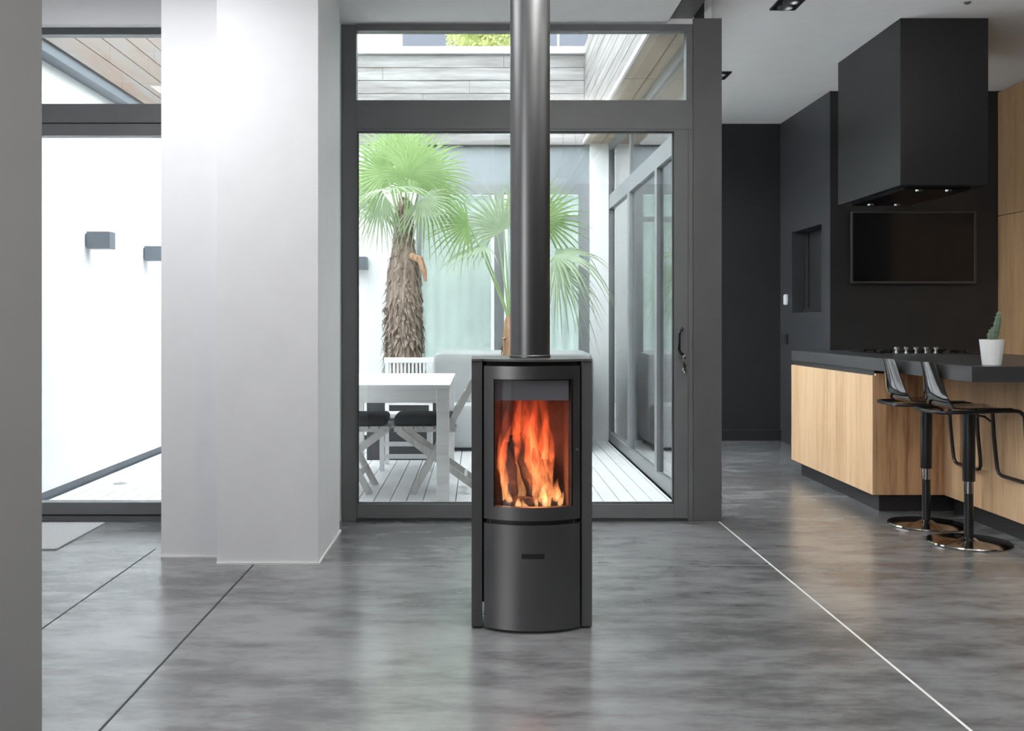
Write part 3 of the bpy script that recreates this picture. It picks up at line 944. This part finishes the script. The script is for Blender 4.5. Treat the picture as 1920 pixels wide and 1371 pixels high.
shell(db, 0.158, RAD - 0.006, 0.02, 0.974, 0.980, x0=-0.15)
obj('glass_seal', db, M['black'], sd, smooth=True)
lk = bmesh.new()
lathe(lk, [(0.005, 0), (0.005, 0.01)], 0, 0, 12)
bmesh.ops.rotate(lk, verts=lk.verts, cent=(0, 0, 0), matrix=Matrix.Rotation(R(90), 3, 'X'))
bmesh.ops.translate(lk, verts=lk.verts, vec=(SX + 0.176, 3.945, 0.705))
obj('latch', lk, M['chrome'], sd, smooth=True)
# lower drawer front with its slot
lp = bmesh.new()
shell(lp, HW, RAD, 0.03, 0.012, 0.418)
lw = obj('lower_panel', lp, M['stove'], st, smooth=True)
sl = bmesh.new()
shell(sl, 0.045, RAD + 0.0012, 0.01, 0.290, 0.309, x0=-0.043, n=8)
obj('grip_slot', sl, M['black'], lw, smooth=True)
# side panels
for s, x0 in ((-1, SX - 0.236), (1, SX + 0.194)):
    obj('side_panel', B((x0, x0 + 0.042, 3.965, 4.33, 0.008, 1.045), bev=0.0015), M['stove_s'], st)
    xi = SX - 0.196 if s < 0 else SX + 0.178
    obj('side_web', B((xi, xi + 0.018, 4.02, 4.32, 0.09, 1.04)), M['black'], st)
tp = bmesh.new()
o_ = [(SX - 0.236, 3.962), (SX - 0.20, 3.958)] + [(SX - 0.19 + 0.38 * i / 20, 3.905 + RAD * 1.0 - math.sqrt(RAD ** 2 - (-0.19 + 0.38 * i / 20) ** 2)) for i in range(21)] + [(SX + 0.20, 3.958), (SX + 0.236, 3.962), (SX + 0.236, 4.34), (SX - 0.236, 4.34)]
prism(tp, o_, 'Z', 1.046, 1.056)
obj('top_plate', tp, M['stove_s'], st, bevel=0.001)
for fx in (-0.085, 0.078):
    f = bmesh.new()
    lathe(f, [(0.014, 0), (0.014, 0.012), (0.006, 0.014), (0.006, 0.07)], SX + fx, 3.96, 16)
    obj('foot', f, M['stove_s'], st, smooth=True)
    f = bmesh.new()
    lathe(f, [(0.014, 0), (0.014, 0.012), (0.006, 0.014), (0.006, 0.07)], SX + fx, 4.30, 16)
    obj('foot', f, M['stove_s'], st, smooth=True)

# flue pipe through to the ceiling
fl = bmesh.new()
lathe(fl, [(0.0805, 1.056), (0.0805, HL)], 0.209, 4.10, 64)
pipe = tag(obj('flue_pipe', fl, M['stove'], smooth=True), 'tall round black flue pipe rising from the stove to the ceiling', 'flue pipe')
fr_ = bmesh.new()
lathe(fr_, [(0.0815, 1.056), (0.0835, 1.058), (0.0835, 1.066), (0.0815, 1.068)], 0.209, 4.10, 64)
obj('collar', fr_, M['stove'], pipe, smooth=True)

# logs
def log(a, b, r, seed, label):
    rnd = random.Random(seed)
    bm = bmesh.new()
    a, b = Vector(a), Vector(b)
    N = 9
    pts = [a.lerp(b, i / N) + Vector((rnd.uniform(-.004, .004), rnd.uniform(-.004, .004), 0)) for i in range(N + 1)]
    tube(bm, pts, [r * (0.7 if i in (0, N) else 1) * rnd.uniform(0.88, 1.1) for i in range(N + 1)], 12)
    for v in bm.verts:
        v.co += Vector((rnd.uniform(-1, 1), rnd.uniform(-1, 1), rnd.uniform(-1, 1))) * r * 0.09
    return tag(obj('firewood_log', bm, M['bark'], smooth=True), label, 'log', 'logs burning in the stove')


log((SX + 0.055, 4.10, 0.455), (SX - 0.055, 4.20, 0.735), 0.042, 1, 'charred log leaning left in the stove fire')
log((SX - 0.075, 4.13, 0.452), (SX - 0.085, 4.22, 0.70), 0.03, 2, 'narrow charred log standing at the left of the fire')
log((SX + 0.105, 4.12, 0.452), (SX + 0.055, 4.22, 0.62), 0.036, 3, 'short dark log at the right of the fire')
log((SX - 0.11, 4.05, 0.468), (SX + 0.11, 4.07, 0.468), 0.03, 4, 'log lying flat at the front of the fire bed')

# flames: soft tongues of glowing gas
FM = flamemat('flame_gas', 0.43, 0.92, 85)
FB = flamemat('flame_backglow', 0.40, 1.05, 34, 0.2)


def tongue(bm, x, y, z0, h, wd, dp, lean, phase, amp):
    N, n = 14, 10
    rings = []
    for i in range(N + 1):
        t = i / N
        wv = wd * (math.sin(PI * min(1, t * 1.25 + 0.12) * 0.5) if t < 0.35 else (1 - ((t - 0.35) / 0.65) ** 1.4)) + 0.0012
        cx = x + lean * t ** 1.4 + amp * math.sin(phase + t * 5.5) * t
        cy = y + 0.4 * amp * math.cos(phase + t * 4) * t
        rings.append([bm.verts.new((cx + wv * math.cos(2 * PI * k / n), cy + wv * dp * math.sin(2 * PI * k / n), z0 + h * t)) for k in range(n)])
    for A, Bq in zip(rings, rings[1:]):
        for k in range(n):
            bm.faces.new((A[k], A[(k + 1) % n], Bq[(k + 1) % n], Bq[k]))
    bm.faces.new(rings[0][::-1])
    bm.faces.new(rings[-1])


fm = bmesh.new()
T = [  # x offset, y, z0, height, half width, depth ratio, lean, phase, wobble
    (-0.105, 4.06, 0.45, 0.30, 0.018, 0.8, -0.012, 0.3, 0.014),
    (-0.115, 4.10, 0.55, 0.25, 0.017, 0.8, 0.035, 2.0, 0.012),
    (-0.085, 4.03, 0.445, 0.13, 0.014, 0.8, -0.012, 1.0, 0.010),
    (-0.055, 4.02, 0.445, 0.06, 0.016, 0.8, 0.012, 0.0, 0.006),
    (-0.02, 4.02, 0.445, 0.05, 0.014, 0.8, -0.01, 0.5, 0.006),
    (-0.055, 4.14, 0.62, 0.29, 0.022, 0.8, 0.025, 1.2, 0.014),
    (-0.02, 4.16, 0.56, 0.36, 0.026, 0.8, 0.02, 0.2, 0.012),
    (0.015, 4.12, 0.48, 0.44, 0.032, 0.9, -0.005, 2.6, 0.014),
    (0.045, 4.08, 0.45, 0.38, 0.028, 0.9, -0.04, 0.8, 0.012),
    (0.055, 4.04, 0.445, 0.12, 0.024, 0.9, 0.0, 1.8, 0.010),
    (0.065, 4.10, 0.50, 0.41, 0.024, 0.9, -0.015, 3.0, 0.018),
    (0.095, 4.06, 0.445, 0.13, 0.024, 0.9, 0.02, 0.2, 0.010),
    (0.09, 4.09, 0.53, 0.26, 0.014, 0.9, -0.02, 4.0, 0.016),
    (0.025, 4.03, 0.445, 0.19, 0.014, 0.9, -0.03, 4.4, 0.010),
    (0.115, 4.05, 0.445, 0.08, 0.013, 0.9, 0.012, 3.4, 0.006),
    (0.075, 4.03, 0.445, 0.22, 0.012, 0.9, -0.012, 5.1, 0.012),
]
for t in T:
    tongue(fm, SX + t[0], *t[1:])
fire = tag(obj('flames', fm, FM, smooth=True), 'orange flames licking around the logs inside the stove', 'fire', kind='stuff')
fg = bmesh.new()
for t in [(-0.03, 4.22, 0.445, 0.55, 0.062, 0.4, 0.01, 0.4, 0.01), (0.05, 4.22, 0.445, 0.55, 0.066, 0.4, -0.01, 2.0, 0.01), (-0.095, 4.22, 0.445, 0.42, 0.042, 0.5, 0.01, 1.0, 0.01), (0.02, 4.2, 0.5, 0.5, 0.05, 0.4, -0.01, 3.0, 0.012)]:
    tongue(fg, SX + t[0], *t[1:])
obj('flame_haze', fg, FB, fire, smooth=True)
fireL = bpy.data.lights.new('fire_light', 'POINT')
fireL.energy, fireL.color, fireL.shadow_soft_size = 1.1, (1.0, 0.30, 0.10), 0.05
flo = bpy.data.objects.new('fire_light', fireL)
flo.location = (SX, 4.06, 0.60)
C.objects.link(flo)

# ================================================================== KITCHEN
# island: main unit, bar unit, worktop
IX = 2.48
u = thing('island_cabinet', (3.08, 7.2, 0), 'light oak island cabinet with flush doors facing the passage', 'cabinet')
obj('carcass', B((IX + 0.02, 3.66, 6.40, 8.0, 0.115, 0.897)), M['plinth'], u)
for (y0, y1) in ((6.376, 7.20), (7.203, 8.03)):
    obj('cabinet_door', B((IX, IX + 0.02, y0, y1, 0.112, 0.862), bev=0.001), M['oak'], u)
obj('end_panel', B((IX + 0.0205, 3.66, 6.376, 6.398, 0.112, 0.875)), M['oak_e'], u)
obj('plinth', B((IX + 0.062, 3.60, 6.43, 7.97, 0, 0.115)), M['plinth'], u)
u2 = thing('bar_cabinet', (3.3, 5.8, 0), 'oak panelled bar base behind the stools', 'cabinet')
obj('carcass', B((2.95, 3.66, 5.22, 6.374, 0.115, 0.897)), M['plinth'], u2)
obj('front_panel', B((2.93, 2.949, 5.20, 6.374, 0.112, 0.897)), M['oak'], u2)
obj('end_panel', B((2.951, 3.66, 5.20, 5.219, 0.112, 0.897)), M['oak'], u2)
obj('plinth', B((2.99, 3.60, 5.26, 6.37, 0, 0.115)), M['plinth'], u2)
tag(obj('worktop', B((IX, 3.68, 5.094, 8.03, 0.8975, 0.977), bev=0.002), M['counter']), 'thick black worktop spanning the oak island and bar', 'worktop')

hb_ = thing('gas_hob', (3.18, 7.35, 0.977), 'low black gas hob let into the black worktop', 'hob')
obj('hob_plate', B((2.82, 3.55, 7.05, 7.70, 0.977, 0.983), bev=0.002), M['darkchrome'], hb_)
for (bx, by) in ((3.0, 7.25), (3.36, 7.25), (3.0, 7.55), (3.36, 7.55)):
    b = bmesh.new()
    for a in range(4):
        c_, s_ = math.cos(a * PI / 2), math.sin(a * PI / 2)
        bar(b, (bx + c_ * 0.03, by + s_ * 0.03, 0.994), (bx + c_ * 0.12, by + s_ * 0.12, 0.994), 0.008, 0.008)
        bar(b, (bx + c_ * 0.12, by + s_ * 0.12, 0.983), (bx + c_ * 0.12, by + s_ * 0.12, 0.998), 0.008, 0.008)
    obj('pan_support', b, M['blackgl'], hb_)
    b = bmesh.new()
    lathe(b, [(0.035, 0.983), (0.035, 0.990), (0.02, 0.993)], bx, by, 20)
    obj('burner', b, M['black'], hb_, smooth=True)
for i in range(5):
    kx = 2.93 + i * 0.0685
    b = bmesh.new()
    lathe(b, [(0.012, 0.983), (0.012, 0.990), (0.008, 0.994), (0.008, 1.004), (0.017, 1.008), (0.018, 1.022), (0.014, 1.026)], kx, 7.10, 20)
    obj('knob', b, M['chrome'], hb_, smooth=True)

# cactus
ct = thing('potted_cactus', (2.66, 5.24, 0.977), 'small cactus in a white tapered pot on the black worktop', 'potted plant')
b = bmesh.new()
cx_, cy_ = 2.655, 5.24
lathe(b, [(0.044, 0.977), (0.046, 0.979), (0.060, 1.108), (0.060, 1.110), (0.055, 1.110), (0.054, 1.098)], cx_, cy_, 40)
obj('pot', b, M['pot'], ct, smooth=True)
b = bmesh.new()
lathe(b, [(0.053, 1.094), (0.03, 1.101)], cx_, cy_, 24)
obj('soil', b, M['soil'], ct)


def cactus_stem(path, rad, nr, lab=None):
    bm = bmesh.new()
    n = nr * 4
    rings = []
    path = [Vector(p) for p in path]
    for p, r in zip(path, rad):
        rings.append([bm.verts.new(p + Vector((math.cos(2 * PI * k / n), math.sin(2 * PI * k / n), 0)) * r * (1 + 0.13 * math.cos(nr * 2 * PI * k / n))) for k in range(n)])
    for A, Bq in zip(rings, rings[1:]):
        for k in range(n):
            bm.faces.new((A[k], A[(k + 1) % n], Bq[(k + 1) % n], Bq[k]))
    bm.faces.new(rings[-1])
    bm.faces.new(rings[0][::-1])
    o = obj('stem', bm, M['cactus'], ct, smooth=True)
    sp = bmesh.new()
    for p, r in list(zip(path, rad))[1:]:
        for k in range(nr):
            a = 2 * PI * k / nr
            o_ = Vector((math.cos(a), math.sin(a), 0))
            for s in (-0.3, 0.3):
                q = p + o_ * r * 1.1
                e = q + (o_ + Vector((0, 0, s))) * 0.006
                tube(sp, [q, e], [0.0009, 0.0003], 4)
    obj('spines', sp, M['spine'], o)['kind'] = 'stuff'


cactus_stem([(cx_ + 0.010, cy_, 1.09), (cx_ + 0.014, cy_, 1.12), (cx_ + 0.021, cy_, 1.155), (cx_ + 0.029, cy_, 1.195), (cx_ + 0.034, cy_, 1.225), (cx_ + 0.036, cy_, 1.245), (cx_ + 0.036, cy_, 1.252)],
            [0.012, 0.014, 0.016, 0.015, 0.012, 0.008, 0.002], 8)
cactus_stem([(cx_ - 0.010, cy_ - 0.02, 1.09), (cx_ - 0.012, cy_ - 0.02, 1.11), (cx_ - 0.012, cy_ - 0.02, 1.135), (cx_ - 0.010, cy_ - 0.02, 1.158), (cx_ - 0.008, cy_ - 0.02, 1.170)],
            [0.013, 0.018, 0.018, 0.011, 0.002], 8)

# extractor hood
hd = thing('extractor_hood', (3.08, 7.28, 2.1), 'tall dark boxed extractor hood hanging over the island', 'hood')
obj('chimney_box', B((2.79, 3.371, 6.70, 7.86, 2.106, HK), bev=0.001), M['hood'], hd)
obj('filter_panel', B((2.86, 3.30, 6.80, 7.76, 2.090, 2.106)), M['blackgl'], hd)
for (lx, ly) in ((2.98, 7.70), (3.18, 7.70), (2.98, 6.86), (3.18, 6.86)):
    b = bmesh.new()
    lathe(b, [(0.022, 2.084), (0.022, 2.09)], lx, ly, 20)
    obj('hood_lamp', b, M['chrome'], hd, smooth=True)

# television
tv = thing('television', (3.765, 8.79, 1.845), 'flat black television mounted on the dark wall under the hood', 'television')
obj('bezel', B((3.226, 3.238, 8.755, 8.79, 1.534, 2.156), (4.285, 4.303, 8.755, 8.79, 1.534, 2.156), (3.238, 4.285, 8.755, 8.79, 1.534, 1.552), (3.238, 4.285, 8.755, 8.79, 2.144, 2.156),
               (3.238, 4.285, 8.772, 8.79, 1.552, 2.144)), M['tvf'], tv)
obj('screen', B((3.238, 4.285, 8.762, 8.772, 1.552, 2.144)), M['tvs'], tv)
obj('wall_mount', B((3.5, 4.0, 8.79, 8.822, 1.65, 2.0)), M['black'], tv)

# tall oak cupboards
for (y0, y1, lab) in ((7.62, 8.815, 'tall oak cupboard next to the television wall'), (6.42, 7.615, 'tall oak cupboard at the right edge, nearer the viewer')):
    t = thing('tall_cupboard', (4.75, (y0 + y1) / 2, 0), lab, 'cupboard', 'tall oak cupboards')
    obj('carcass', B((4.542, 4.985, y0 + 0.002, y1 - 0.002, 0.1, HK - 0.012)), M['plinth'], t)
    obj('cupboard_door', B((4.52, 4.541, y0, y1, 0.12, 2.118)), M['oak_t'], t)
    obj('cupboard_door', B((4.52, 4.541, y0, y1, 2.124, HK - 0.012)), M['oak_t'], t)
    obj('plinth', B((4.56, 4.985, y0 + 0.002, y1 - 0.002, 0, 0.1)), M['plinth'], t)

# wall switch and socket on the passage wall
sw = thing('wall_switch', (3.06, 10.04, 1.42), 'white rounded switch on the slate wall beside the niche', 'switch')
obj('switch_plate', B((3.030, 3.061, 9.995, 10.085, 1.37, 1.475), bev=0.014), M['plast'], sw, smooth=True)
so = thing('wall_socket', (3.06, 10.04, 1.03), 'small dark socket low on the slate wall', 'socket')
obj('socket_plate', B((3.045, 3.061, 10.0, 10.08, 0.98, 1.08), bev=0.003), M['black'], so)
obj('socket_cap', B((3.03, 3.046, 10.02, 10.06, 0.99, 1.03), bev=0.003), M['slate'], so)

# ceiling spots
for (y0, lab) in ((6.26, 'black twin ceiling spot cut by the top edge of the picture'), (8.12, 'black twin ceiling spot beside the dark pillar')):
    t = thing('ceiling_spot', (1.95, y0 + 0.12, HK), lab, 'spotlight', 'recessed twin ceiling spots')
    obj('housing', B((1.868, 1.878, y0, y0 + 0.24, HK - 0.012, HK + 0.002), (2.02, 2.03, y0, y0 + 0.24, HK - 0.012, HK + 0.002), (1.868, 2.03, y0, y0 + 0.01, HK - 0.012, HK + 0.002),
                     (1.868, 2.03, y0 + 0.23, y0 + 0.24, HK - 0.012, HK + 0.002), (1.87, 2.028, y0 + 0.002, y0 + 0.238, HK - 0.004, HK + 0.002)), M['black'], t)
    for yy in (0.065, 0.175):
        b = bmesh.new()
        lathe(b, [(0.048, HK - 0.004), (0.050, HK - 0.016), (0.044, HK - 0.018), (0.030, HK - 0.006)], 1.949, y0 + yy, 28)
        sp = obj('spot_lamp', b, M['steel'], t, smooth=True)
sn = bmesh.new()
lathe(sn, [(0.022, HK + 0.001), (0.022, HK - 0.006), (0.010, HK - 0.014)], 3.07, 6.36, 20)
tag(obj('ceiling_sensor', sn, M['frame'], smooth=True), 'tiny dark fitting on the ceiling above the hood', 'sensor')


# unseen uplights with bodies and cords, added to brighten the two ceilings
def fill_uplight(x, y, z, length, zc, power, label):
    t = thing('fill_uplight', (x, y, z), label, 'added light', 'added ceiling fill lights')
    obj('channel', B((x - 0.05, x + 0.05, y - length / 2, y + length / 2, z, z + 0.006), (x - 0.05, x - 0.045, y - length / 2, y + length / 2, z, z + 0.05),
                     (x + 0.045, x + 0.05, y - length / 2, y + length / 2, z, z + 0.05)), M['black'], t)
    for dy in (-length * 0.4, length * 0.4):
        b = bmesh.new()
        tube(b, [(x, y + dy, z + 0.006), (x, y + dy, zc)], 0.003, 6)
        obj('cord', b, M['black'], t)
    area('ceiling_fill_light', (x, y, z + 0.045), (PI, 0, 0), 0.08, length, power, (1.0, 0.985, 0.96))


fill_uplight(0.80, 3.3, 2.58, 1.5, HL, 66, 'slim unseen uplight added to brighten the left ceiling')
fill_uplight(3.2, 3.6, 2.60, 2.0, HK, 45, 'slim unseen uplight added to brighten the kitchen ceiling')

# ------------------------------------------------------------------ bar stools
def bar_stool(label):
    t = thing('bar_stool', (0, 0, 0), label, 'bar stool', 'smoked bar stools')
    b = bmesh.new()
    lathe(b, [(0.215, 0.0), (0.218, 0.004), (0.214, 0.010), (0.06, 0.014), (0.045, 0.02), (0.032, 0.03)], 0, 0, 64)
    obj('base', b, M['darkchrome'], t, smooth=True, label='round dark chrome base disc')
    b = bmesh.new()
    lathe(b, [(0.024, 0.012), (0.024, 0.36)], 0, 0, 24)
    cl = obj('column', b, M['stoolm'], t, smooth=True)
    b = bmesh.new()
    lathe(b, [(0.0255, 0.27), (0.0255, 0.335)], 0, 0, 24)
    obj('chrome_ring', b, M['darkchrome'], cl, smooth=True)
    b = bmesh.new()
    lathe(b, [(0.031, 0.335), (0.033, 0.34), (0.033, 0.70), (0.05, 0.705), (0.05, 0.715)], 0, 0, 24)
    obj('sleeve', b, M['stoolm'], t, smooth=True)
    b = bmesh.new()
    tube(b, [(0.03, -0.03, 0.695), (0.06, -0.05, 0.69), (0.09, -0.06, 0.665)], 0.006, 8)
    obj('lever', b, M['blackgl'], t, smooth=True)
    # closed bent frame: rear loop, seat rails, front footrest
    w_ = 0.168
    P = []
    def bend(cx, cz, r, a0, a1, y, n=6):
        for i in range(n + 1):
            a = R(a0 + (a1 - a0) * i / n)
            P.append((cx + r * math.cos(a), y, cz + r * math.sin(a)))
    def half(y):
        return [(-0.20, y, 0.722), (-0.1, y, 0.724), (0.0, y, 0.727), (0.10, y, 0.731)]
    P += half(-w_)
    bend(0.165, 0.681, 0.05, 90, 0, -w_)
    P += [(0.222, -w_, 0.56), (0.236, -w_, 0.42)]
    P += [(0.240, -w_ + 0.004, 0.375), (0.242, -w_ + 0.02, 0.352), (0.243, -w_ + 0.05, 0.345), (0.243, w_ - 0.05, 0.345), (0.242, w_ - 0.02, 0.352), (0.240, w_ - 0.004, 0.375)]
    P += [(0.236, w_, 0.42), (0.222, w_, 0.56)]
    q = len(P)
    bend(0.165, 0.681, 0.05, 0, 90, w_)
    P += half(w_)[::-1]
    P += [(-0.222, w_ - 0.015, 0.721), (-0.235, w_ - 0.05, 0.720), (-0.24, 0.0, 0.720), (-0.235, -w_ + 0.05, 0.720), (-0.222, -w_ + 0.015, 0.721)]
    b = bmesh.new()
    tube(b, P, 0.0105, 10, closed=True)
    obj('frame', b, M['stoolm'], t, smooth=True)
    # shell: seat sheet curving up into a tapering back
    prof = [(0.185, 0.725, 0.155), (0.15, 0.738, 0.158), (0.05, 0.738, 0.158), (-0.05, 0.735, 0.158), (-0.12, 0.736, 0.158), (-0.155, 0.742, 0.157), (-0.178, 0.758, 0.155),
            (-0.193, 0.785, 0.148), (-0.203, 0.82, 0.136), (-0.213, 0.87, 0.115), (-0.224, 0.92, 0.10), (-0.236, 0.97, 0.093), (-0.240, 0.985, 0.085)]
    b = bmesh.new()
    rows = []
    for (x_, z_, hw) in prof:
        dish = 0.02 if z_ > 0.75 else 0.008
        rows.append([b.verts.new((x_ + (dish * (u * u) if z_ > 0.75 else 0), hw * u, z_ + (dish * u * u if z_ <= 0.75 else 0))) for u in (-1, -.75, -.5, -.25, 0, .25, .5, .75, 1)])
    for A, Bq in zip(rows, rows[1:]):
        for k in range(8):
            b.faces.new((A[k], A[k + 1], Bq[k + 1], Bq[k]))
    bmesh.ops.recalc_face_normals(b, faces=b.faces)
    bmesh.ops.solidify(b, geom=b.faces, thickness=0.007)
    obj('shell', b, M['stoolsh'], t, smooth=True, label='glossy smoked seat and back')
    return t


s1 = bar_stool('smoked bar stool nearest the viewer, under the bar overhang')
s1.location = (2.665, 5.507, 0)
s2 = copy_tree(s1)
s2['label'] = 'smoked bar stool behind the other one, by the oak end panel'
s2.location = (2.652, 6.0, 0)
